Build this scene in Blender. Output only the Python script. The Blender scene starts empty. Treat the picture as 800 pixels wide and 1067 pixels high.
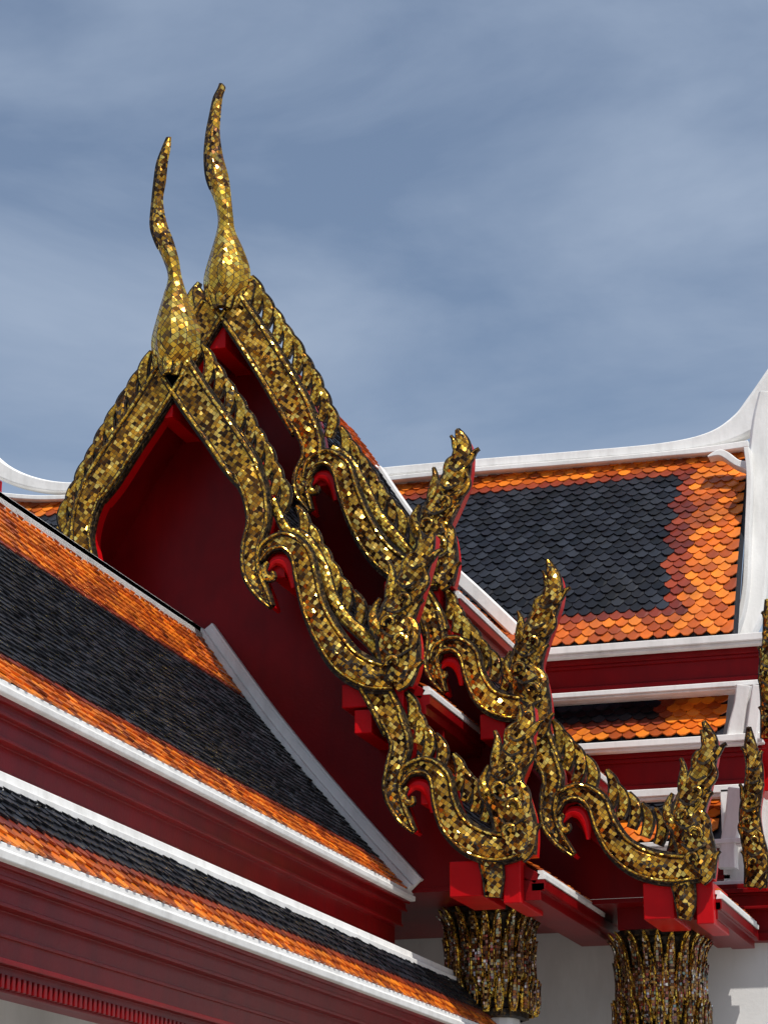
import bpy, math, random
from mathutils import Vector
random.seed(7)
# ------------------------------------------------------------------ camera / survey
F=2609.0; PITCH=math.radians(17.38); YAW=math.radians(17.08); EYE=Vector((0,0,1.6))
h=Vector((-math.sin(YAW),math.cos(YAW),0)); R=Vector((math.cos(YAW),math.sin(YAW),0)); Zv=Vector((0,0,1))
FW=h*math.cos(PITCH)+Zv*math.sin(PITCH); UP=-h*math.sin(PITCH)+Zv*math.cos(PITCH)
def P(px,py,Y):
    d=FW*F+R*(px-400)+UP*(533.5-py)
    return EYE+d*(Y/d.y)
def K(px,py,Y): return (P(px+1,py,Y)-P(px,py,Y)).length
scn=bpy.context.scene
cam=bpy.data.cameras.new("camera"); co=bpy.data.objects.new("camera",cam); scn.collection.objects.link(co)
co.location=EYE; co.rotation_euler=(math.radians(90)+PITCH,0,YAW)
cam.sensor_fit='VERTICAL'; cam.sensor_height=36; cam.lens=F/1067*36; cam.clip_end=6000; cam.clip_start=.1
scn.camera=co
scn.view_settings.view_transform='Standard'; scn.view_settings.look='None'; scn.view_settings.exposure=0

# ------------------------------------------------------------------ materials
def newmat(n):
    m=bpy.data.materials.new(n); m.use_nodes=True; nt=m.node_tree
    return m,nt,nt.nodes["Principled BSDF"]
def N(nt,t,**k):
    n=nt.nodes.new(t)
    for a,b in k.items():
        if a in n.inputs: n.inputs[a].default_value=b
        else: setattr(n,a,b)
    return n
def ramp(nt,stops,interp='LINEAR'):
    r=nt.nodes.new("ShaderNodeValToRGB"); r.color_ramp.interpolation=interp
    e=r.color_ramp.elements
    while len(e)<len(stops): e.new(.5)
    for i,(p,c) in enumerate(stops): e[i].position=p; e[i].color=(*c,1)
    return r
def gold_mat(name,scale,rand,stops,rot=0.0,tilt=.5,grout=.05,metal=.9,rough=.24):
    m,nt,b=newmat(name); L=nt.links
    tc=N(nt,"ShaderNodeTexCoord"); mp=N(nt,"ShaderNodeMapping")
    mp.inputs["Rotation"].default_value=(0,rot,0); L.new(tc.outputs["Object"],mp.inputs["Vector"])
    v=N(nt,"ShaderNodeTexVoronoi"); v.inputs["Scale"].default_value=scale; v.inputs["Randomness"].default_value=rand
    e=N(nt,"ShaderNodeTexVoronoi"); e.feature='DISTANCE_TO_EDGE'; e.inputs["Scale"].default_value=scale; e.inputs["Randomness"].default_value=rand
    L.new(mp.outputs[0],v.inputs["Vector"]); L.new(mp.outputs[0],e.inputs["Vector"])
    s=N(nt,"ShaderNodeSeparateColor"); L.new(v.outputs["Color"],s.inputs[0])
    r=ramp(nt,stops); L.new(s.outputs[0],r.inputs[0])
    nz=N(nt,"ShaderNodeTexNoise"); nz.inputs["Scale"].default_value=2.5; nz.inputs["Detail"].default_value=4; L.new(tc.outputs["Object"],nz.inputs["Vector"])
    nr=N(nt,"ShaderNodeMapRange"); nr.inputs[1].default_value=.35; nr.inputs[2].default_value=.65; nr.inputs[3].default_value=.55; nr.inputs[4].default_value=1.1; L.new(nz.outputs[0],nr.inputs[0])
    vsc=N(nt,"ShaderNodeVectorMath",operation='SCALE'); L.new(r.outputs[0],vsc.inputs[0]); L.new(nr.outputs[0],vsc.inputs["Scale"])
    g=N(nt,"ShaderNodeMath",operation='GREATER_THAN'); g.inputs[1].default_value=grout; L.new(e.outputs["Distance"],g.inputs[0])
    mx=N(nt,"ShaderNodeMix",data_type='RGBA'); mx.inputs[6].default_value=(.02,.012,.006,1)
    L.new(g.outputs[0],mx.inputs[0]); L.new(vsc.outputs[0],mx.inputs[7]); L.new(mx.outputs[2],b.inputs["Base Color"])
    mm=N(nt,"ShaderNodeMath",operation='MULTIPLY'); mm.inputs[1].default_value=metal; L.new(g.outputs[0],mm.inputs[0]); L.new(mm.outputs[0],b.inputs["Metallic"])
    rr=N(nt,"ShaderNodeMapRange"); rr.inputs[3].default_value=.8; rr.inputs[4].default_value=rough; L.new(g.outputs[0],rr.inputs[0]); L.new(rr.outputs[0],b.inputs["Roughness"])
    sub=N(nt,"ShaderNodeVectorMath",operation='SUBTRACT'); sub.inputs[1].default_value=(.5,.5,.5); L.new(v.outputs["Color"],sub.inputs[0])
    sc=N(nt,"ShaderNodeVectorMath",operation='SCALE'); sc.inputs["Scale"].default_value=tilt; L.new(sub.outputs[0],sc.inputs[0])
    ge=N(nt,"ShaderNodeNewGeometry"); ad=N(nt,"ShaderNodeVectorMath",operation='ADD'); L.new(ge.outputs["Normal"],ad.inputs[0]); L.new(sc.outputs[0],ad.inputs[1])
    no=N(nt,"ShaderNodeVectorMath",operation='NORMALIZE'); L.new(ad.outputs[0],no.inputs[0]); L.new(no.outputs[0],b.inputs["Normal"])
    return m
GST=[(0,(.04,.016,.005)),(.25,(.16,.06,.01)),(.48,(.52,.23,.022)),(.78,(.95,.5,.045)),(1,(1,.72,.18))]
GOLD=gold_mat("gold_mosaic",21,.3,GST,rot=.9,tilt=.66,grout=.045,metal=.8,rough=.22)
GOLD2=gold_mat("gold_mosaic_bright",26,.3,[(0,(.1,.045,.008)),(.25,(.48,.22,.02)),(.65,(.98,.56,.045)),(1,(1,.75,.16))],rot=.8,tilt=.55,grout=.05,metal=.75,rough=.22)
CHOFA=gold_mat("gold_mosaic_diamond",17,.12,[(0,(.2,.08,.01)),(.3,(.65,.31,.025)),(.7,(.98,.58,.05)),(1,(1,.76,.18))],rot=.785,tilt=.45,grout=.045,metal=.78,rough=.24)
CAPM=gold_mat("capital_mosaic",30,.3,[(0,(.03,.03,.025)),(.3,(.3,.1,.03)),(.55,(.65,.38,.1)),(.75,(.3,.4,.34)),(.88,(.4,.05,.03)),(1,(.85,.85,.8))],tilt=.6,metal=.75)
RIM=gold_mat("blackened_gold_edge",34,.8,[(0,(.012,.01,.008)),(.75,(.035,.022,.01)),(1,(.16,.09,.02))],tilt=.4,grout=.02,metal=.4,rough=.45)
def paint(name,col,rough,var=.25,scale=1.5,dirt=(.1,.08,.06),dirtamt=.3,bump=.1,streak=True):
    m,nt,b=newmat(name); L=nt.links
    tc=N(nt,"ShaderNodeTexCoord"); mp=N(nt,"ShaderNodeMapping"); mp.inputs["Scale"].default_value=(1,1,.25 if streak else 1)
    L.new(tc.outputs["Object"],mp.inputs["Vector"])
    n=N(nt,"ShaderNodeTexNoise"); n.inputs["Scale"].default_value=scale*3; n.inputs["Detail"].default_value=8; n.inputs["Roughness"].default_value=.65
    L.new(mp.outputs[0],n.inputs["Vector"])
    r=ramp(nt,[(.45,(0,0,0)),(.8,(1,1,1))]); L.new(n.outputs[0],r.inputs[0])
    mu=N(nt,"ShaderNodeMath",operation='MULTIPLY'); mu.inputs[1].default_value=dirtamt; L.new(r.outputs[0],mu.inputs[0])
    n2=N(nt,"ShaderNodeTexNoise"); n2.inputs["Scale"].default_value=scale; n2.inputs["Detail"].default_value=3; L.new(tc.outputs["Object"],n2.inputs["Vector"])
    mr=N(nt,"ShaderNodeMapRange"); mr.inputs[1].default_value=.3; mr.inputs[2].default_value=.7; mr.inputs[3].default_value=1-var; mr.inputs[4].default_value=1+var*.3; L.new(n2.outputs[0],mr.inputs[0])
    vs=N(nt,"ShaderNodeVectorMath",operation='SCALE'); vs.inputs[0].default_value=col; L.new(mr.outputs[0],vs.inputs["Scale"])
    mx=N(nt,"ShaderNodeMix",data_type='RGBA'); L.new(mu.outputs[0],mx.inputs[0]); L.new(vs.outputs[0],mx.inputs[6]); mx.inputs[7].default_value=(*dirt,1)
    L.new(mx.outputs[2],b.inputs["Base Color"])
    b.inputs["Roughness"].default_value=rough
    if col[0]<.6 and col[1]<.1: b.inputs["Specular IOR Level"].default_value=.16
    n3=N(nt,"ShaderNodeTexNoise"); n3.inputs["Scale"].default_value=25; n3.inputs["Detail"].default_value=5; L.new(tc.outputs["Object"],n3.inputs["Vector"])
    bp=N(nt,"ShaderNodeBump"); bp.inputs["Strength"].default_value=bump; bp.inputs["Distance"].default_value=.02; L.new(n3.outputs[0],bp.inputs["Height"]); L.new(bp.outputs[0],b.inputs["Normal"])
    return m
RED=paint("red_lacquer",(.2,.0015,.003),.35,dirt=(.08,.002,.003),dirtamt=.5)
REDB=paint("red_bright_paint",(.55,.003,.006),.35,dirt=(.3,.006,.006),dirtamt=.3)
WHITE=paint("white_stucco",(.8,.8,.79),.7,var=.08,dirt=(.33,.32,.3),dirtamt=.45)
WALL=paint("white_wall_plaster",(.72,.72,.72),.8,var=.08,dirt=(.4,.39,.36),dirtamt=.3)
def tile_mat(name,c1,c2,c3,rough=.3,spec=.4):
    m,nt,b=newmat(name); L=nt.links
    ge=N(nt,"ShaderNodeNewGeometry"); r=ramp(nt,[(0,c1),(.12,c1),(.5,c2),(1,c3)]); L.new(ge.outputs["Random Per Island"],r.inputs[0])
    tc=N(nt,"ShaderNodeTexCoord"); n=N(nt,"ShaderNodeTexNoise"); n.inputs["Scale"].default_value=2.2; n.inputs["Detail"].default_value=7; L.new(tc.outputs["Object"],n.inputs["Vector"])
    mr=N(nt,"ShaderNodeMapRange"); mr.inputs[1].default_value=.35; mr.inputs[2].default_value=.7; mr.inputs[3].default_value=1.1; mr.inputs[4].default_value=.55; L.new(n.outputs[0],mr.inputs[0])
    vs=N(nt,"ShaderNodeVectorMath",operation='SCALE'); L.new(r.outputs[0],vs.inputs[0]); L.new(mr.outputs[0],vs.inputs["Scale"]); L.new(vs.outputs[0],b.inputs["Base Color"])
    rr=N(nt,"ShaderNodeMapRange"); rr.inputs[3].default_value=rough; rr.inputs[4].default_value=rough+.3; L.new(n.outputs[0],rr.inputs[0]); L.new(rr.outputs[0],b.inputs["Roughness"])
    b.inputs["Specular IOR Level"].default_value=spec
    return m
T_OR=tile_mat("glazed_tile_orange",(.3,.05,.006),(.6,.125,.008),(.82,.23,.015),.2,.5)
T_RD=tile_mat("glazed_tile_oxblood",(.12,.014,.006),(.2,.024,.008),(.3,.045,.01),.22,.5)
T_NV=tile_mat("glazed_tile_navy",(.004,.005,.008),(.009,.010,.016),(.024,.028,.038),.22,.32)
TM=[T_OR,T_RD,T_NV]

# ------------------------------------------------------------------ mesh helpers
class MB:
    def __init__(s): s.v=[];s.f=[];s.m=[]
    def add(s,vs,fs,m=0):
        o=len(s.v); s.v+= [tuple(x) for x in vs]; s.f+=[tuple(i+o for i in f) for f in fs]; s.m+=[m]*len(fs)
    def mirror(s,x0):
        o=len(s.v); s.v+=[(2*x0-x,y,z) for x,y,z in s.v]; s.f+=[tuple(i+o for i in reversed(f)) for f in s.f]; s.m+=s.m
    def box(s,a,b,m=0):
        x0,y0,z0=a;x1,y1,z1=b
        s.add([(x0,y0,z0),(x1,y0,z0),(x1,y1,z0),(x0,y1,z0),(x0,y0,z1),(x1,y0,z1),(x1,y1,z1),(x0,y1,z1)],
              [(3,2,1,0),(4,5,6,7),(0,1,5,4),(1,2,6,5),(2,3,7,6),(3,0,4,7)],m)
    def build(s,name,parent,mats,bevel=0):
        me=bpy.data.meshes.new(name); me.from_pydata(s.v,[],s.f)
        for m in mats: me.materials.append(m)
        me.polygons.foreach_set("material_index",s.m); me.update()
        o=bpy.data.objects.new(name,me); scn.collection.objects.link(o)
        if parent: o.parent=parent
        if bevel:
            b=o.modifiers.new("bevel",'BEVEL'); b.width=bevel; b.segments=2; b.limit_method='ANGLE'; b.angle_limit=math.radians(35)
        return o
def empty(n):
    e=bpy.data.objects.new(n,None); scn.collection.objects.link(e); return e
def cr(pts,n=6):
    out=[]; m=len(pts)
    for i in range(m-1):
        p0=pts[max(i-1,0)];p1=pts[i];p2=pts[i+1];p3=pts[min(i+2,m-1)]
        for k in range(n):
            t=k/n
            out.append(tuple(.5*((2*b)+(-a+c)*t+(2*a-5*b+4*c-d)*t*t+(-a+3*b-3*c+d)*t**3) for a,b,c,d in zip(p0,p1,p2,p3)))
    out.append(tuple(pts[-1])); return out
SG=[(-1,0),(-.55,.8),(.1,1),(.62,.8),(1,0),(.85,-1),(-.85,-1)]
SV=[(-1,0),(0,1),(1,0),(.85,-1),(-.85,-1)]
SQ=[(-1,1),(1,1),(1,-1),(-1,-1)]
SR=[(-1,.4),(-.8,.8),(.8,.8),(1,.4),(1,-1),(-1,-1)]
def loft(mb,pts,fronts,hws,dps,sec=SG,m=0,sides=None):
    n=len(pts); k=len(sec); V=[];Fc=[]
    for i in range(n):
        t=(pts[min(i+1,n-1)]-pts[max(i-1,0)])
        if t.length<1e-9: t=Vector((0,0,1))
        t.normalize(); f=fronts[i] if isinstance(fronts,list) else fronts
        s=sides[i] if sides else t.cross(f)
        s=s.normalized()
        for a,b in sec: V.append(pts[i]+s*(a*hws[i])+f*(b*dps[i]))
    for i in range(n-1):
        for j in range(k):
            a=i*k+j;b=i*k+(j+1)%k; Fc.append((a,a+k,b+k,b))
    Fc.append(tuple(range(k))); Fc.append(tuple(reversed([ (n-1)*k+j for j in range(k)])))
    mb.add(V,Fc,m)
FR=Vector((0,-1,0))
def rib(mb,path,Y,dep=.4,m=0,rim=True,n=5,sec=SG,maxd=.11,yo=0,rimpx=1.6,red=False,ws=1.0):
    """carved body following a traced curve lying in the gable plane Y"""
    pp=cr(path,n)
    kk=K(path[0][0],path[0][1],Y)
    pts=[P(x,y,Y)+Vector((0,yo,0)) for x,y,w in pp]; hw=[max(w*ws,.5)*kk for x,y,w in pp]
    dp=[min(max(w*dep,.015),maxd) for w in hw]
    loft(mb,pts,FR,hw,dp,sec,m)
    if rim:
        loft(mb,[p+Vector((0,.03,0)) for p in pts],FR,[w+rimpx*kk for w in hw],[d*.35+.015 for d in dp],SQ,2)
    if red:
        loft(mb,[p+Vector((0,.17,0)) for p in pts],FR,[w*.95 for w in hw],[.11]*len(hw),SQ,3)

X0=P(182,370,27).x
YA,YB=27.0,28.62
hall=empty("temple_hall")

# ------------------------------------------------------------------ naga bargeboards
def fin(mb,x,y,Y,L,w,jit=0):
    rib(mb,[(x+1,y+2,w*.8),(x+L*.13,y-L*.22,w),(x+L*.17,y-L*.5,w*1.05),(x+L*.1,y-L*.78,w*.75),(x-L*.06,y-L*1.04,.6)],Y,dep=.4,m=1 if random.random()<.5 else 0,n=3,sec=SR,rimpx=2.0,yo=random.uniform(-.008,.008))
def fins(mb,line,Y,n,L,w):
    c=cr([(a,b) for a,b in line],8)
    d=[0]
    for i in range(1,len(c)): d.append(d[-1]+math.dist(c[i],c[i-1]))
    for j in range(n):
        t=d[-1]*(j+.5)/n
        i=max(k for k in range(len(d)) if d[k]<=t); i=min(i,len(c)-2); f=(t-d[i])/(d[i+1]-d[i])
        fin(mb,c[i][0]*(1-f)+c[i+1][0]*f,c[i][1]*(1-f)+c[i+1][1]*f,Y+.06,L*random.uniform(.94,1.06),w)
def finial(mb,path,Y,barbs=True,bs=1.0):
    path=[(x,y,w*.96) for x,y,w in path]
    rib(mb,path,Y,dep=.36,m=0,n=6,maxd=.12,yo=-.05,red=True)
    pp=cr(path,6); n=len(pp)
    def at(t):
        i=int(t*(n-1)); x,y,w=pp[i]; x2,y2,_=pp[min(i+1,n-1)]; x1,y1,_=pp[max(i-1,0)]
        L=math.hypot(x2-x1,y2-y1) or 1; return x,y,w,(x2-x1)/L,(y2-y1)/L
    # kanok flame leaves, alternating sides
    for t,sg,sc,cu in ((.04,1,.9,1),(.1,-1,1.1,1),(.22,1,1.0,-1),(.3,-1,1.15,-1),(.4,1,.8,1),(.48,-1,1.15,1),(.57,1,1.0,-1),(.66,-1,.95,-1),(.74,1,.9,1),(.82,-1,.8,1)):
        x,y,w,tx,ty=at(t); sx,sy=-ty*sg,tx*sg
        l=(w*.66+5.2)*bs*sc; e=w*.42
        q=[(-.5,-.25,.26),(.0,.18,.36),(.55,.48,.3),(1.05,.62+.05*cu,.2),(1.5,.62+.25*cu,.1),(1.85,.62+.55*cu,.03)]
        rib(mb,[(x+sx*(e+b*l)+tx*a*l,y+sy*(e+b*l)+ty*a*l,c*l) for a,b,c in q],Y,dep=.45,m=1 if sg<0 else 0,n=3,yo=-.07-.02*sg,sec=SV,rimpx=1.3)
    # volutes and scales on the breast
    for t,sg in ((.12,-1),(.24,1),(.37,-1),(.5,1)):
        x,y,w,tx,ty=at(t); sx,sy=-ty*sg,tx*sg; r=w*.42
        arc=[]
        for k in range(8):
            a=-.6+k*.62; rr=r*(1-.09*k)
            arc.append((x+sx*(w*.18+rr*math.cos(a))+tx*rr*math.sin(a),y+sy*(w*.18+rr*math.cos(a))+ty*rr*math.sin(a),max(.8,w*.12*(1-.07*k))))
        rib(mb,arc,Y,dep=.9,m=1,n=3,yo=-.16,sec=SV,rimpx=1.0)
    for t in (.18,.31,.44,.6,.7):
        x,y,w,tx,ty=at(t)
        rib(mb,[(x-w*.7,y-w*.15,1.0),(x-w*.1,y+w*.25,1.4),(x+w*.7,y-w*.15,1.0)],Y,dep=1,m=2,rim=False,n=3,yo=-.14,sec=SQ)
G=[GOLD,GOLD2,RIM,REDB,CHOFA]
def board(mb,path,Y):
    rib(mb,path,Y,dep=.25,m=0,n=4,maxd=.05,sec=SR,rimpx=1.5,red=True)
    for s in (-1,1):
        pp=[]
        for i,(x,y,w) in enumerate(path):
            a=path[max(i-1,0)];b=path[min(i+1,len(path)-1)]; L=math.hypot(b[0]-a[0],b[1]-a[1]); nx,ny=-(b[1]-a[1])/L,(b[0]-a[0])/L
            pp.append((x+s*nx*w*.9,y+s*ny*w*.9,1.7))
        rib(mb,pp,Y,dep=1,m=1,rim=True,n=4,yo=-.05,rimpx=1.3)
def body(mb,path,Y,yo=-.04):
    rib(mb,path,Y,yo=yo,red=True,ws=.86)
    for s,ww,m in ((-.72,1.4,1),(.72,1.2,1)):
        pp=[]
        for i,(x,y,w) in enumerate(path):
            a=path[max(i-1,0)];b=path[min(i+1,len(path)-1)]; L=math.hypot(b[0]-a[0],b[1]-a[1]); nx,ny=-(b[1]-a[1])/L,(b[0]-a[0])/L
            pp.append((x+s*nx*w,y+s*ny*w,ww if w>4 else .5))
        rib(mb,pp,Y,dep=1,m=m,rim=True,n=4,yo=yo-.05,rimpx=1.3)
def mouth(mb,x,y,Y,s=1.0):
    """red lacquered throat and curled jaw under each arching neck"""
    rib(mb,[(x-14*s,y+12*s,2*s),(x-6*s,y+2*s,5*s),(x+5*s,y+3*s,6.5*s),(x+11*s,y+14*s,5*s),(x+13*s,y+30*s,2)],Y,dep=.5,m=3,rim=False,n=4,yo=-.02)
    rib(mb,[(x-12*s,y+4*s,1.2),(x-17*s,y+12*s,3*s),(x-14*s,y+20*s,3*s),(x-7*s,y+20*s,2.2*s),(x-7*s,y+14*s,1)],Y,dep=.6,m=1,n=4,yo=-.07,rimpx=1.2)
    for k in range(3):
        rib(mb,[(x-2*s+6*k*s,y-16*s+5*k*s*k*.5,2.2*s),(x+1*s+6*k*s,y-23*s+5*k*s*k*.5,2*s),(x-3*s+6*k*s,y-30*s+5*k*k*s*.5,.6)],Y,dep=.6,m=1,n=3,yo=.0,sec=SV,rimpx=1.2)
# --- lower (front) gable
mb=MB()
board(mb,[(184,386,17),(205,418,17),(228,450,17),(250,482,17),(262,500,14)],YA)
body(mb,[(257,490,17),(267,515,15),(270,545,13),(263,572,11),(264,598,11),(274,618,8),(284,633,2)],YA,-.03)
body(mb,[(272,585,3),(280,571,7),(298,565,10),(314,577,13),(321,602,14),(328,632,14),(342,662,16),(362,690,18),(388,705,18),(412,708,15)],YA)
mouth(mb,293,583,YA)
rib(mb,[(283,520,3),(297,550,4),(318,560,4),(335,590,5),(345,622,5),(360,645,5),(385,668,5),(398,690,3)],YA,m=1,yo=.02)
fins(mb,[(207,388),(240,436),(272,490),(296,540)],YA,9,36,4.2)
fins(mb,[(305,556),(330,592),(352,632),(392,676)],YA,7,35,4.2)
finial(mb,[(412,712,17),(417,690,20),(415,668,22),(413,648,19),(421,626,17),(430,604,14),(440,582,10),(447,566,6),(452,556,1)],YA)
mb.mirror(X0)
mb.build("bargeboard_front_upper",hall,G)
mb=MB()
board(mb,[(388,712,14),(402,738,14),(413,762,13)],YA)
body(mb,[(408,748,14),(418,775,12),(413,800,11),(410,825,11),(420,850,8),(432,867,2)],YA,-.03)
body(mb,[(418,818,3),(426,804,7),(444,799,10),(459,811,13),(464,836,14),(474,860,16),(495,878,18),(520,884,18),(545,880,14)],YA)
mouth(mb,438,817,YA)
fins(mb,[(421,748),(440,785),(462,806)],YA,4,34,4.4)
fins(mb,[(470,815),(490,842),(520,868)],YA,5,33,4.3)
finial(mb,[(540,892,18),(538,862,21),(530,835,22),(527,812,18),(536,790,16),(543,768,12),(550,750,7),(554,735,1)],YA)
rib(mb,[(510,890,12),(514,915,10),(513,935,7)],YA,yo=-.02)
mb.mirror(X0); mb.build("bargeboard_front_lower",hall,G)
# --- rear gable (higher)
mb=MB()
board(mb,[(240,318,16),(262,350,16),(285,386,16),(307,424,16),(318,446,14)],YB)
body(mb,[(312,432,16),(324,456,13),(326,478,12),(316,498,10),(316,515,8),(325,533,2)],YB,-.03)
body(mb,[(320,500,3),(326,485,6),(342,478,9),(357,489,12),(365,515,13),(377,545,14),(393,572,15),(415,592,16),(440,600,15),(458,602,13)],YB)
mouth(mb,338,495,YB,.9)
rib(mb,[(345,466,3),(362,478,4),(378,505,4),(392,535,5),(412,560,5),(435,585,3)],YB,m=1,yo=.02)
fins(mb,[(258,315),(290,362),(322,415),(345,462)],YB,9,35,4.2)
fins(mb,[(350,470),(375,505),(400,545),(432,580)],YB,8,33,4.1)
finial(mb,[(457,610,15),(459,588,18),(455,566,20),(453,546,17),(463,524,16),(474,502,14),(481,480,10),(482,462,7),(477,448,1)],YB,bs=.95)
rib(mb,[(222,345,8),(214,325,8),(206,306,5),(203,297,1)],YB,yo=.02)
mb.mirror(X0)
mb.build("bargeboard_rear_upper",hall,G)
mb=MB()
board(mb,[(435,615,11),(448,640,12),(455,660,12)],YB)
body(mb,[(448,640,12),(455,665,11),(450,690,9),(455,706,8),(464,722,2)],YB,-.03)
body(mb,[(452,690,3),(458,677,6),(474,672,9),(489,683,12),(495,705,12),(508,728,14),(530,738,15),(556,738,12)],YB)
mouth(mb,470,689,YB,.85)
fins(mb,[(462,636),(480,668),(505,700),(530,722)],YB,7,30,4.2)
finial(mb,[(556,768,14),(557,742,17),(552,718,19),(548,695,17),(555,670,15),(565,646,13),(575,622,10),(577,603,7),(571,584,1)],YB,bs=.95)
mb.mirror(X0); mb.build("bargeboard_rear_middle",hall,G)
mb=MB()
board(mb,[(552,745,12),(563,775,13),(572,798,13)],YB)
body(mb,[(566,786,14),(576,810,12),(573,835,11),(573,858,10),(585,878,7),(598,891,2)],YB,-.03)
body(mb,[(580,848,3),(586,832,7),(604,826,10),(622,837,13),(632,862,14),(646,884,16),(668,899,18),(698,906,18),(736,904,14)],YB)
mouth(mb,600,845,YB)
rib(mb,[(706,905,12),(712,925,11),(714,945,9),(712,958,5)],YB,yo=-.02)
fins(mb,[(573,778),(592,806),(618,830)],YB,4,36,4.6)
fins(mb,[(628,832),(655,860),(705,890)],YB,6,33,4.4)
finial(mb,[(728,916,16),(727,892,19),(720,868,20),(717,848,17),(724,826,15),(731,806,12),(738,786,9),(740,770,6),(733,752,1)],YB)
mb.mirror(X0); mb.build("bargeboard_rear_lower",hall,G)
# --- chofa finials
def chofa(name,rows,Y):
    mb=MB(); pp=cr(rows,7); pts=[];hw=[]
    for l,r,y in pp: pts.append(P((l+r)/2,y,Y)); hw.append(max((r-l)/2,.6)*K((l+r)/2,y,Y))
    S8=[(-1,-.1),(-.5,.7),(.15,1),(.7,.5),(1,-.1),(.75,-.6),(0,-1),(-.75,-.6)]
    k=len(pp)//2
    loft(mb,pts[:k+1],FR,hw[:k+1],[w*.8 for w in hw[:k+1]],S8,4,sides=[Vector((1,0,0))]*(k+1))
    loft(mb,pts[k:],FR,hw[k:],[w*.8 for w in hw[k:]],S8,0,sides=[Vector((1,0,0))]*len(pts[k:]))
    loft(mb,[p-Vector((hw[i+k]*.9,0,0)) for i,p in enumerate(pts[k:])],FR,[.016]*len(pts[k:]),[.02]*len(pts[k:]),SQ,2,sides=[Vector((1,0,0))]*len(pts[k:]))
    # petal collar where the neck meets the apex
    mid=rows[0]; cx=(mid[0]+mid[1])/2
    for dx in (-16,-8,0,8,16):
        rib(mb,[(cx+dx*.6,rows[0][2]+5,3),(cx+dx*.9,rows[0][2]-8,4.5),(cx+dx*1.15,rows[0][2]-22+abs(dx)*.3,1)],Y,dep=.5,m=1,n=3,yo=-.17+abs(dx)*.008,sec=SV,rimpx=1.2)
    return mb.build(name,hall,G)
chofa("chofa_front",[(169,191,388),(160,204,372),(157,208,352),(163,202,328),(170,194,306),(175,189,288),(170,186,270),(161,180,250),(157,174,234),(159,170,210),(161,173,190),(164,175,170),(170,178,154),(175,178.5,143)],YA)
chofa("chofa_rear",[(222,247,318),(213,258,303),(212,260,285),(218,254,264),(225,245,242),(227,243,228),(224,241,210),(215,238,186),(213,232,163),(215,229,140),(219,230,120),(223,232,102),(228,235,92),(230,232,87)],YB)

# ------------------------------------------------------------------ roofs of the hall
def tiles(mb,prof,e,u0,u1,w,pitch,colf,nrm_hint,start=0):
    c=[Vector(p) for p in cr([tuple(p) for p in prof],8)]
    d=[0]
    for i in range(1,len(c)): d.append(d[-1]+(c[i]-c[i-1]).length)
    T=d[-1]
    def S(v):
        v=min(max(v,0),T); i=0
        while i<len(d)-2 and d[i+1]<v: i+=1
        f=(v-d[i])/(d[i+1]-d[i]); t=(c[i+1]-c[i]).normalized(); n=t.cross(e).normalized()
        if n.dot(nrm_hint)<0: n=-n
        return c[i].lerp(c[i+1],f),n
    nr=int(T/pitch); 
    V=[];Fc=[]
    for i,p in enumerate(c):
        n=S(d[i])[1]; V+= [p-n*.03+e*u0,p-n*.03+e*u1]
        if i: a=2*i; Fc.append((a-2,a-1,a+1,a))
    mb.add(V,Fc,2)
    for r in range(nr+1):
        v=T-(nr-r)*pitch
        pt,nt_=S(v-1.9*pitch); pm,nm=S(v-.5*pitch); pb,nb=S(v)
        k=int((u1-u0)/w)+1
        for j in range(k):
            u=u0+(j+.5*(r%2))*w+.25*w+random.uniform(-.004,.004)
            if u+w*.5>u1+.02: continue
            a=w*.485; l=random.uniform(-.006,.006); l2=l+random.uniform(-.006,.006)
            tp=[pt+nt_*.0+e*(u-a),pt+e*(u+a),pm+nm*(.022+l)+e*(u+a),pb+nb*(.034+l)+e*(u+a*.35),pb+nb*(.034+l2)+e*(u-a*.35),pm+nm*(.022+l2)+e*(u-a)]
            lo=[tp[i]-nb*.02 for i in (2,3,4,5)]
            mb.add(tp+lo,[(0,1,2,3,4,5),(2,6,7,3),(3,7,8,4),(4,8,9,5),(1,6,2),(0,5,9)],colf(u,v,T))
EY=Vector((0,1,0)); EX=Vector((1,0,0))
def flat(p): return Vector((p.x,0,p.z))
YW=28.0
fp=[flat(P(x,y,YW)) for x,y in [(210,662),(237,700),(275,752),(320,808),(370,866),(428,930)]]
def colf_front(u,v,T):
    q=v/T
    if q<.275: return 0 if q<.25 else 1
    if q<.885: return 2
    return 1 if q<.92 else 0
mb=MB(); tiles(mb,fp,EY,13,YW-.12,.15,.105,colf_front,Vector((1,0,1))); 
mb.mirror(fp[0].x); mb.build("front_roof_tiles",hall,TM)
lt=[flat(P(x,y,30)) for x,y in [(493,1030),(514,1053),(538,1083)]]
mb=MB(); tiles(mb,lt,EY,13,30.2,.15,.105,lambda u,v,T:2 if v/T<.66 else (1 if v/T<.76 else 0),Vector((1,0,1)))
mb.mirror(fp[0].x); mb.build("front_roof_lower_tiles",hall,TM)

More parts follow.
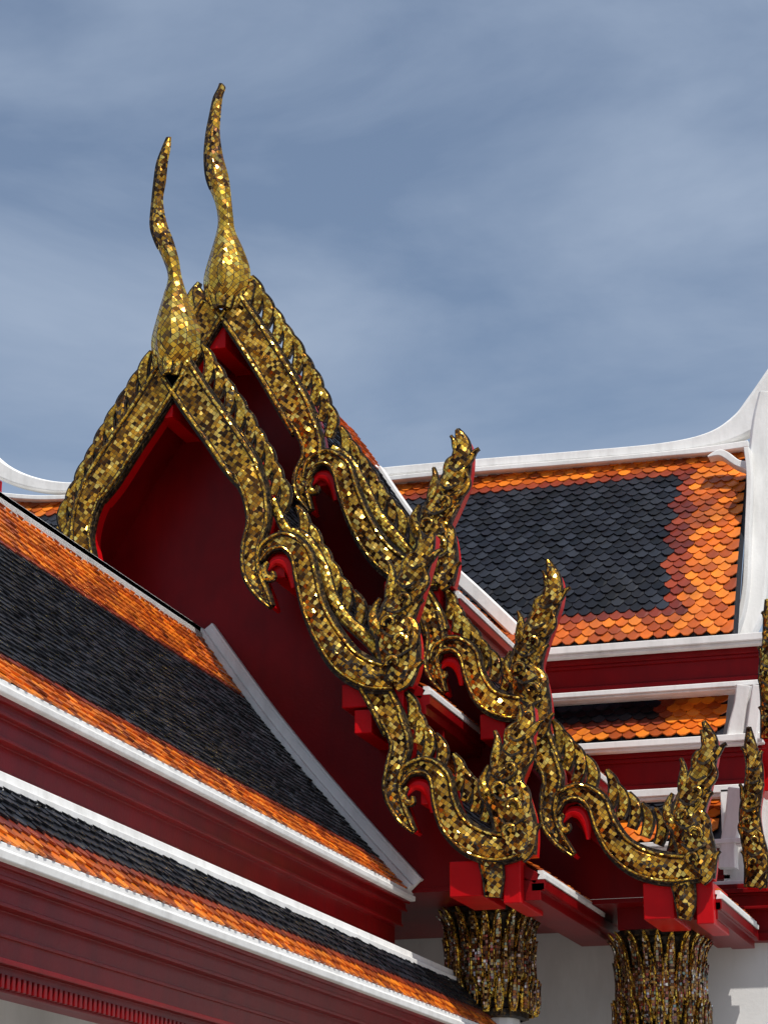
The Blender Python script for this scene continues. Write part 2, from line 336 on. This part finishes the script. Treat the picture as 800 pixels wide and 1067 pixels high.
def extr(mb,poly,y0,y1,m=0,axis='Y'):
    n=len(poly)
    V=[(a,y0,z) for a,z in poly]+[(a,y1,z) for a,z in poly]
    mb.add(V,[(i,(i+1)%n,(i+1)%n+n,i+n) for i in range(n)]+[tuple(reversed(range(n))),tuple(range(n,2*n))],m)
mb=MB()
r0=fp[0]
extr(mb,[(r0.x-.1,r0.z-.16),(r0.x+.1,r0.z-.16),(r0.x+.085,r0.z-.02),(r0.x+.06,r0.z-.01),(r0.x+.06,r0.z+.06),(r0.x-.06,r0.z+.06),(r0.x-.06,r0.z-.01),(r0.x-.085,r0.z-.02)],13,YW-.02)
def eave(mb,e,y0,y1,s=1.0):
    x,z=e.x,e.z
    extr(mb,[(x-.05,z-.1*s),(x+.04,z-.1*s),(x+.045,z-.045*s),(x+.015,z-.035*s),(x+.015,z+.012),(x-.05,z+.012)],y0,y1)
eave(mb,fp[-1],13,YW+.05); eave(mb,lt[-1],13,30.25,1.15)
t=lt[0]; extr(mb,[(t.x-.25,t.z-.06),(t.x+.05,t.z-.06),(t.x+.05,t.z+.03),(t.x,t.z+.04),(t.x-.01,t.z+.12),(t.x-.25,t.z+.12)],13,30.25)
pc=[Vector(p) for p in cr([tuple(q) for q in fp],8)]
def offs(pc,o,dy):
    out=[]
    for i,p in enumerate(pc):
        t=(pc[min(i+1,len(pc)-1)]-pc[max(i-1,0)]).normalized(); n=Vector((-t.z,0,t.x)); 
        if n.z<0:n=-n
        out.append(p+n*o+Vector((0,dy,0)))
    return out
loft(mb,offs(pc,.05,YW-.12),FR,[.04]*len(pc),[.08]*len(pc),SR)
loft(mb,offs(pc,.10,YW-.06),FR,[.09]*len(pc),[.04]*len(pc),SR)
loft(mb,offs(pc,.195,YW-.04),FR,[.02]*len(pc),[.07]*len(pc),SR)
lc=[Vector(p) for p in cr([tuple(q) for q in lt],5)]
loft(mb,offs(lc,.04,30.2),FR,[.07]*len(lc),[.06]*len(lc),SR)
mb.mirror(r0.x); mb.build("front_roof_white_mouldings",hall,[WHITE],bevel=.008)
mb=MB()
def cornice(mb,x,ztop,H,y0,y1,steps):
    poly=[(x-.45,ztop)]
    z=ztop
    for dx,dz in steps: poly.append((x+dx,z)); z-=dz; poly.append((x+dx,z))
    poly.append((x-.45,z)); extr(mb,poly,y0,y1); return z
E=fp[-1]
cornice(mb,E.x,E.z-.085,1,13,YW+.02,[(-.02,.05),(-.07,.06),(-.05,.03),(-.12,.14),(-.1,.03),(-.2,.2),(-.17,.03),(-.24,.8)])
E2=lt[-1]
zb=cornice(mb,E2.x,E2.z-.095,1,13,30.22,[(-.02,.05),(-.06,.05),(-.045,.03),(-.12,.13),(-.1,.03),(-.2,.16),(-.17,.03),(-.2,.14),(-.17,.04),(-.24,.18)])
yy=13.05
while yy<30.1:
    mb.box((E2.x-.245,yy,zb+.02),(E2.x-.205,yy+.055,zb+.12)); yy+=.09
mb.mirror(r0.x); mb.build("front_roof_red_cornices",hall,[RED],bevel=.006)
mb=MB()
mb.box((E2.x-1.6,13.1,0),(E2.x-1.3,29.9,zb+.3))
mb.box((E2.x-1.6,13.1,zb+.303),(E.x-.1,29.9,E.z-1.0))
yy=14.9
while yy<29:
    mb.box((E2.x-.75,yy-.27,0),(E2.x-.3,yy+.27,zb-.17)); mb.box((E2.x-.8,yy-.32,zb-.167),(E2.x-.25,yy+.32,zb-.02)); yy+=4.2
mb.mirror(r0.x); mb.build("front_aisle_walls",hall,[WALL],bevel=.02)

def roofslab(name,px,Yp,y0,y1,bottom=None):
    pr=[flat(P(x,y,Yp)) for x,y in px]
    mt=MB(); tiles(mt,pr,EY,y0+.1,y1,.17,.12,lambda u,v,T: 2 if .25<v/T<.8 else 0,Vector((1,0,1))); mt.mirror(X0); mt.build(name+"_tiles",hall,TM)
    c=[Vector(p) for p in cr([tuple(q) for q in pr],6)]
    lo=offs(c,-.16,0); hi=offs(c,-.035,0)
    mb=MB(); n=len(c); V=[];Fc=[]
    for y in (y0,y1):
        V+=[Vector((p.x,y,p.z)) for p in hi]+[Vector((p.x,y,p.z)) for p in lo]
    for i in range(n-1):
        Fc+=[(i,i+1,2*n+i+1,2*n+i),(n+i,3*n+i,3*n+i+1,n+i+1),(i,n+i,n+i+1,i+1),(2*n+i,2*n+i+1,3*n+i+1,3*n+i)]
    Fc+=[(n-1,2*n-1,4*n-1,3*n-1)]
    mb.add(V,Fc); E=pr[-1]
    extr(mb,[(E.x-.3,E.z-.32),(E.x-.02,E.z-.32),(E.x-.02,E.z-.22),(E.x+.03,E.z-.2),(E.x+.03,E.z-.09),(E.x-.3,E.z-.09)],y0,y1)
    mb.mirror(X0); mb.build(name+"_soffit",hall,[RED],bevel=.005)
    mb=MB(); eave(mb,E,y0,y1,.85); mb.mirror(X0); mb.build(name+"_white_eave",hall,[WHITE])
    return pr
A1=roofslab("front_gable_upper_roof",[(185,384),(235,455),(290,545),(345,630),(395,685),(440,712)],YA,YA+.2,29.7)
A2=roofslab("front_gable_lower_roof",[(398,735),(440,800),(490,862),(560,905)],YA,YA+.2,30.3)
B1=roofslab("rear_gable_upper_roof",[(240,318),(300,402),(350,485),(400,560),(472,612)],YB,YB+.2,34)
B2=roofslab("rear_gable_middle_roof",[(440,628),(490,700),(530,735),(575,762)],YB,YB+.2,33)
B3=roofslab("rear_gable_lower_roof",[(560,790),(610,850),(680,905),(745,926)],YB,YB+.2,31.5)
mb=MB()
def pediment(profs,y,zb,thick):
    c=[]
    for pr in profs:
        for p in cr([tuple(q) for q in pr],4):
            p=(p[0]-.05,p[2]-.14)
            if not c: p=(X0,p[1])
            if c and p[0]<=c[-1][0]+.01: continue
            c.append(p)
    poly=[(2*X0-a,z) for a,z in reversed(c[1:])]+c
    n=len(poly)
    V=[(a,y,z) for a,z in poly]+[(a,y,zb) for a,z in poly]
    mb.add(V,[(i,n+i,n+i+1,i+1) for i in range(n-1)])
zA=P(430,925,YW).z
pediment([A1,A2],YW,zA,.1)
zB=P(600,938,29.7).z
pediment([B1,B2,B3],29.7,zB,.1)
xa=A2[-1].x; mb.box((2*X0-xa+.1,YW-.003,zA-.06),(xa-.1,31.8,zA)); 
xb=B3[-1].x; mb.box((2*X0-xb+.1,29.697,zB-.06),(xb-.1,31.85,zB-.002))
for (x,y,Yb,y1,xoff) in [(560,930,YA,31.4,0),(745,950,YB,31.6,0)]:
    p=P(x,y,Yb); mb.box((p.x-.5,Yb+.25,p.z-.02),(p.x-.08,y1,p.z+.24)); mb.box((p.x-.12,Yb+.2,p.z+.05),(p.x+.03,y1-.01,p.z+.14))
for px_,Yc,yt,yb0 in ((510,29.6,950,YA),(687,30.6,975,YB)):
    c=P(px_,yt,Yc); mb.box((c.x-.42,Yc-.5,c.z+.02),(c.x+.42,31.7,c.z+.4)); mb.box((c.x-.47,Yc-.55,c.z+.3),(c.x+.47,31.75,c.z+.38))
mb.build("red_pediments_and_beams",hall,[RED],bevel=.005)
mb=MB()
for x,y,w,hh,Y in [(171,423,8,11,YA),(289,594,7,7,YA),(368,724,13,12,YA),(377,751,9,12,YA),(410,730,9,20,YA),(444,830,7,7,YA),(484,915,17,18,YA),(532,918,9,22,YA),
                   (225,350,9,12,YB),(337,498,7,7,YB),(512,756,13,13,YB),(522,780,8,12,YB),(685,938,16,19,YB),(733,940,9,22,YB),(407,612,8,8,YB),(448,625,9,18,YB)]:
    c=P(x,y,Y); k=K(x,y,Y); mb.box((c.x-w*k,Y+.04,c.z-hh*k),(c.x+w*k,Y+1.1,c.z+hh*k))
    if x not in (171,225): mb.box((2*X0-c.x-w*k,Y+.04,c.z-hh*k),(2*X0-c.x+w*k,Y+1.1,c.z+hh*k))
mb.build("purlin_ends",hall,[REDB],bevel=.012)

# ------------------------------------------------------------------ columns
def column(px,Y,ytop,ybot,hwpx):
    c=P(px,ytop,Y); zt=c.z; zb_=P(px,ybot,Y).z; r=hwpx*K(px,ytop,Y); mb=MB(); H=zt-zb_
    cx,cy=c.x,Y
    ns=24
    def ring(rr,z): 
        o=[]
        for i in range(ns):
            a=2*math.pi*i/ns; q=(abs(math.cos(a))**4+abs(math.sin(a))**4)**-.25; o.append((cx+rr*q*math.cos(a)*.82,cy+rr*q*math.sin(a)*.82,z))
        return o
    rows=[(r*1.06,zt+.02),(r*1.06,zt-.05),(r*.94,zt-.07),(r*.82,zt-H*.25),(r*.8,zb_+H*.5),(r*.88,zb_+.1),(r*.94,zb_+.08),(r*.94,zb_),(r*.8,zb_-.02)]
    V=[];Fc=[]
    for q in rows: V+=ring(*q)
    for i in range(len(rows)-1):
        for j in range(ns): Fc.append((i*ns+j,(i+1)*ns+j,(i+1)*ns+(j+1)%ns,i*ns+(j+1)%ns))
    mb.add(V,Fc,2)
    nl=22
    def lf(j,off,z0,L,ro,pr,wf,dep,m,inner=None):
        a=2*math.pi*(j+off)/nl; q=(abs(math.cos(a))**4+abs(math.sin(a))**4)**-.25
        rad=Vector((math.cos(a),math.sin(a),0)); tan=Vector((-math.sin(a),math.cos(a),0))
        w=math.pi*r*.82/nl*wf; R_=r*q*.82*ro
        pr=cr(pr,3)
        for (sc,o2,mm) in ((1.0,0,m),(.62,.024,inner)):
            if mm is None: continue
            pts=[Vector((cx,cy,z0+L*(.5+(t-.5)*(1 if sc==1 else .84))))+rad*(R_+o+o2) for t,o,_ in pr]
            loft(mb,pts,[rad]*len(pts),[w*s*sc for _,_,s in pr],[dep]*len(pts),SR,mm,sides=[tan]*len(pts))
    for j in range(nl):
        lf(j,0,zb_+.30*H,.70*H,.99,[(0,.0,.35),(.2,.015,.9),(.5,.01,1),(.8,.05,.8),(.93,.10,.45),(1,.15,.08)],.95,.02,1,0)
        lf(j,.5,zb_+.16*H,.62*H,1.0,[(0,.02,.4),(.3,.04,.95),(.6,.035,.9),(.85,.05,.5),(1,.07,.06)],.8,.02,1,0)
        lf(j,0,zb_+.03*H,.34*H,1.06,[(0,.03,.6),(.3,.05,1),(.7,.05,.7),(1,.07,.08)],.95,.02,1,0)
    mb.build("column_capital",hall,[CAPM,GOLD2,RIM])
    mb=MB(); V=[];Fc=[]
    rows=[(r*.72,zb_+.02),(r*.75,1.2),(r*.78,.5),(r*.95,.45),(r*1.0,0)]
    for q in rows: V+=ring(*q)
    for i in range(len(rows)-1):
        for j in range(ns): Fc.append((i*ns+j,(i+1)*ns+j,(i+1)*ns+(j+1)%ns,i*ns+(j+1)%ns))
    mb.add(V,Fc); mb.build("column_shaft",hall,[WALL])
column(510,29.6,950,1062,45)
column(687,30.6,975,1085,47)
mb=MB()
wz=P(600,930,31.9).z
mb.box((X0-9,31.9,0),(P(830,900,31.9).x+3,32.2,wz))
mb.build("white_rear_wall",hall,[WALL],bevel=.02)

# ------------------------------------------------------------------ gallery (rear wing, ridge parallel to gable planes)
gal=empty("temple_gallery")
def fx(p): return Vector((0,p.y,p.z))
def gtier(name,top,mid,bot,Yt,Ym,Yb_,xl,xr,colf,w=.185,pitch=.135):
    pr=[fx(P(600,top,Yt)),fx(P(600,mid,Ym)),fx(P(600,bot,Yb_))]
    mb=MB(); tiles(mb,pr,EX,xl,xr,w,pitch,colf,Vector((0,-1,1))); mb.build(name,gal,TM); return pr
xr=P(775,560,34).x; xl=P(330,560,34).x
def cg(u,v,T):
    du=xr-u; dt=v; db=T-v; q=min(du/.8,dt/.42,db/.36)
    q+=random.uniform(-.03,.03)
    return 0 if q<1 else (1 if q<1.32 else 2)
g1=gtier("gallery_roof_tiles",487,580,672,35.2,33.9,33.0,xl,xr,cg)
xr2=P(757,750,33).x; xl2=P(560,750,33).x
g2=gtier("gallery_middle_roof_tiles",732,750,774,33.2,32.95,32.6,xl2,xr2,lambda u,v,T: 2 if (xr2-u>.95 and v<T*.62) else (1 if (xr2-u>.75 and v<T*.75) else 0))
xr3=P(757,850,32.6).x; xl3=P(640,850,32.6).x
g3=gtier("gallery_lower_roof_tiles",834,855,882,32.8,32.5,32.2,xl3,xr3,lambda u,v,T: 2 if (xr3-u>.5 and v<T*.6) else 0)
xfar=P(800,600,33).x+1.2
mb=MB()
def strip(mb,pts,Y,dep,sec=SR,n=8,m=0):
    pp=cr(pts,n); loft(mb,[P(x,y,Y) for x,y,w in pp],FR,[w*K(600,500,Y) for x,y,w in pp],[dep]*len(pp),sec,m)
strip(mb,[(330,502,5),(400,493,5),(500,484,5),(600,476,5),(690,468,5.5),(740,459,8),(772,444,13),(795,422,17),(825,380,17),(845,350,8)],35.2,.12)
strip(mb,[(330,510,3),(400,501,3),(500,491,3),(600,483,3),(690,475,3),(740,470,4),(780,464,4)],35.1,.12)
strip(mb,[(803,410,12),(799,440,15),(794,480,14),(791,540,13),(787,600,13),(782,640,12),(770,668,10)],34.3,.12)
strip(mb,[(778,468,3),(781,500,3),(779,560,3),(777,610,3),(772,640,3),(764,662,3)],34.1,.14)
strip(mb,[(738,478,1),(752,474,4),(768,484,4),(778,487,5),(786,492,6)],34.6,.14)
strip(mb,[(388,488,6),(402,515,7),(428,552,7),(465,590,7),(500,622,7),(540,660,7)],33.2,.1)
strip(mb,[(396,488,2.5),(414,515,2.5),(440,550,2.5),(476,586,2.5)],33.1,.12)
for (x0p,y0p,x1p,y1p,Y,t) in [(540,680,830,664,32.85,.05),(540,727,830,712,32.75,.035),(540,733,790,719,32.9,.02),(585,779,795,770,32.45,.045),(640,830,785,821,32.4,.05),(640,883,790,876,32.1,.03),(735,922,840,918,31.9,.03)]:
    z=P(x1p*.5+x0p*.5,(y0p+y1p)/2,Y).z; mb.box((P(x0p,y0p,Y).x,Y-.1,z-t),(P(x1p,y1p,Y).x,Y+.1,z+t)); mb.box((P(x0p,y0p,Y).x,Y-.06,z-t*1.9),(P(x1p,y1p,Y).x,Y+.1,z-t*1.02))
strip(mb,[(775,715,8),(772,735,7),(768,755,8),(766,770,9)],32.5,.1)
strip(mb,[(790,715,6),(786,745,6),(782,775,6)],32.4,.1)
strip(mb,[(768,822,9),(764,850,8),(759,880,8),(758,905,9)],32.1,.1)
mb.box((P(752,880,32.3).x,32.3,P(790,918,32.3).z),(xfar,32.5,P(790,820,32.3).z))
mb.build("gallery_white_mouldings",gal,[WHITE],bevel=.01)
mb=MB()
def redband(y0,y1,Y,x0p,x1p):
    z1=P(690,y0,Y).z; z0=P(690,y1,Y).z; H=z1-z0
    a=P(x0p,y0,Y).x; b=P(x1p,y0,Y).x
    mb.box((a,Y,z0),(b,Y+.5,z1)); mb.box((a,Y-.06,z1-H*.22),(b,Y-.001,z1-.003)); mb.box((a,Y-.035,z1-H*.32),(b,Y-.001,z1-H*.222)); mb.box((a,Y-.05,z0+.003),(b,Y-.001,z0+H*.14))
redband(680,716,33.05,540,835); redband(779,824,32.65,600,835); redband(884,920,32.35,600,760); redband(925,985,31.75,738,850)
redband(930,952,31.6,738,850)
mb.build("gallery_red_friezes",gal,[RED],bevel=.006)
mb=MB(); mb.box((xl,33.4,0),(xfar,36.5,P(600,690,33.4).z)); mb.build("gallery_walls",gal,[WALL])
mb=MB(); a=g1[0]; mb.add([(xl,a.y,a.z),(xr-.5,a.y,a.z),(xr-.5,a.y+2.3,a.z-3),(xl,a.y+2.3,a.z-3)],[(0,1,2,3)],0); mb.build("gallery_rear_slope",gal,[T_OR])
xl0=P(-120,520,34).x; xr0=P(110,520,34).x
mb=MB(); tiles(mb,[fx(P(30,522,35)),fx(P(30,600,34)),fx(P(30,690,33.3))],EX,xl0,xr0,.185,.135,lambda u,v,T:0 if v<.5 else 2,Vector((0,-1,1))); mb.build("gallery_left_roof_tiles",gal,TM)
mb=MB()
strip(mb,[(-60,430,12),(-25,470,13),(5,492,9),(35,504,7),(70,509,6),(110,507,6)],35.0,.12); strip(mb,[(-40,512,3),(40,520,3),(110,517,3)],34.9,.12)
mb.build("gallery_left_white_ridge",gal,[WHITE],bevel=.01)
mb=MB()
finial(mb,[(787,925,11),(788,895,12),(783,870,11),(781,845,10),(785,820,9),(786,800,8),(782,780,6),(780,758,1)],31.0,bs=.7)
finial(mb,[(803,770,10),(804,730,11),(801,700,10),(803,670,8),(801,645,5),(799,625,1)],31.2,bs=.6)
mb.build("gallery_naga_finials",gal,G)
mb=MB()
c=P(793,800,31.3); mb.box((c.x-.06,31.3,c.z-.3),(c.x+.3,31.9,c.z+.25))
mb.build("gallery_purlin_end",gal,[REDB],bevel=.01)

# ------------------------------------------------------------------ ground
mb=MB(); mb.add([(-2500,-2500,0),(2500,-2500,0),(2500,2500,0),(-2500,2500,0)],[(0,1,2,3)])
GM=paint("stone_paving",(.32,.3,.27),.8,streak=False)
mb.build("ground",None,[GM])

# ------------------------------------------------------------------ light
az=Vector((.72,-.69)); az.normalize(); el=math.radians(62)
sd=Vector((az.x*math.cos(el),az.y*math.cos(el),math.sin(el)))
sun=bpy.data.lights.new("sun",'SUN'); sun.energy=4.9; sun.angle=math.radians(.53); sun.color=(1,.95,.87)
so=bpy.data.objects.new("sun",sun); scn.collection.objects.link(so); so.rotation_euler=sd.to_track_quat('Z','Y').to_euler(); so.location=(20,-20,40)
w=bpy.data.worlds.new("World"); scn.world=w; w.use_nodes=True; nt=w.node_tree; L=nt.links
bg=nt.nodes["Background"]; bg.inputs["Strength"].default_value=.105
sk=N(nt,"ShaderNodeTexSky"); sk.sky_type='NISHITA'; sk.sun_disc=False; sk.sun_elevation=el; sk.sun_rotation=math.atan2(az.x,az.y)
sk.dust_density=1.5
tc=N(nt,"ShaderNodeTexCoord"); mp=N(nt,"ShaderNodeMapping"); mp.inputs["Scale"].default_value=(1.5,1.5,4.2); mp.inputs["Rotation"].default_value=(0,.3,0); mp.inputs["Location"].default_value=(.35,.1,.2)
L.new(tc.outputs["Generated"],mp.inputs["Vector"])
n=N(nt,"ShaderNodeTexNoise"); n.inputs["Scale"].default_value=2.8; n.inputs["Detail"].default_value=8; n.inputs["Roughness"].default_value=.55; n.inputs["Distortion"].default_value=.3
L.new(mp.outputs[0],n.inputs["Vector"])
r=ramp(nt,[(.36,(.2,.2,.2)),(.66,(.95,.95,.95))]); L.new(n.outputs[0],r.inputs[0])
mx=N(nt,"ShaderNodeMix",data_type='RGBA'); L.new(r.outputs[0],mx.inputs[0]); L.new(sk.outputs[0],mx.inputs[6]); mx.inputs[7].default_value=(3.35,4.15,5.5,1)
L.new(mx.outputs[2],bg.inputs["Color"])
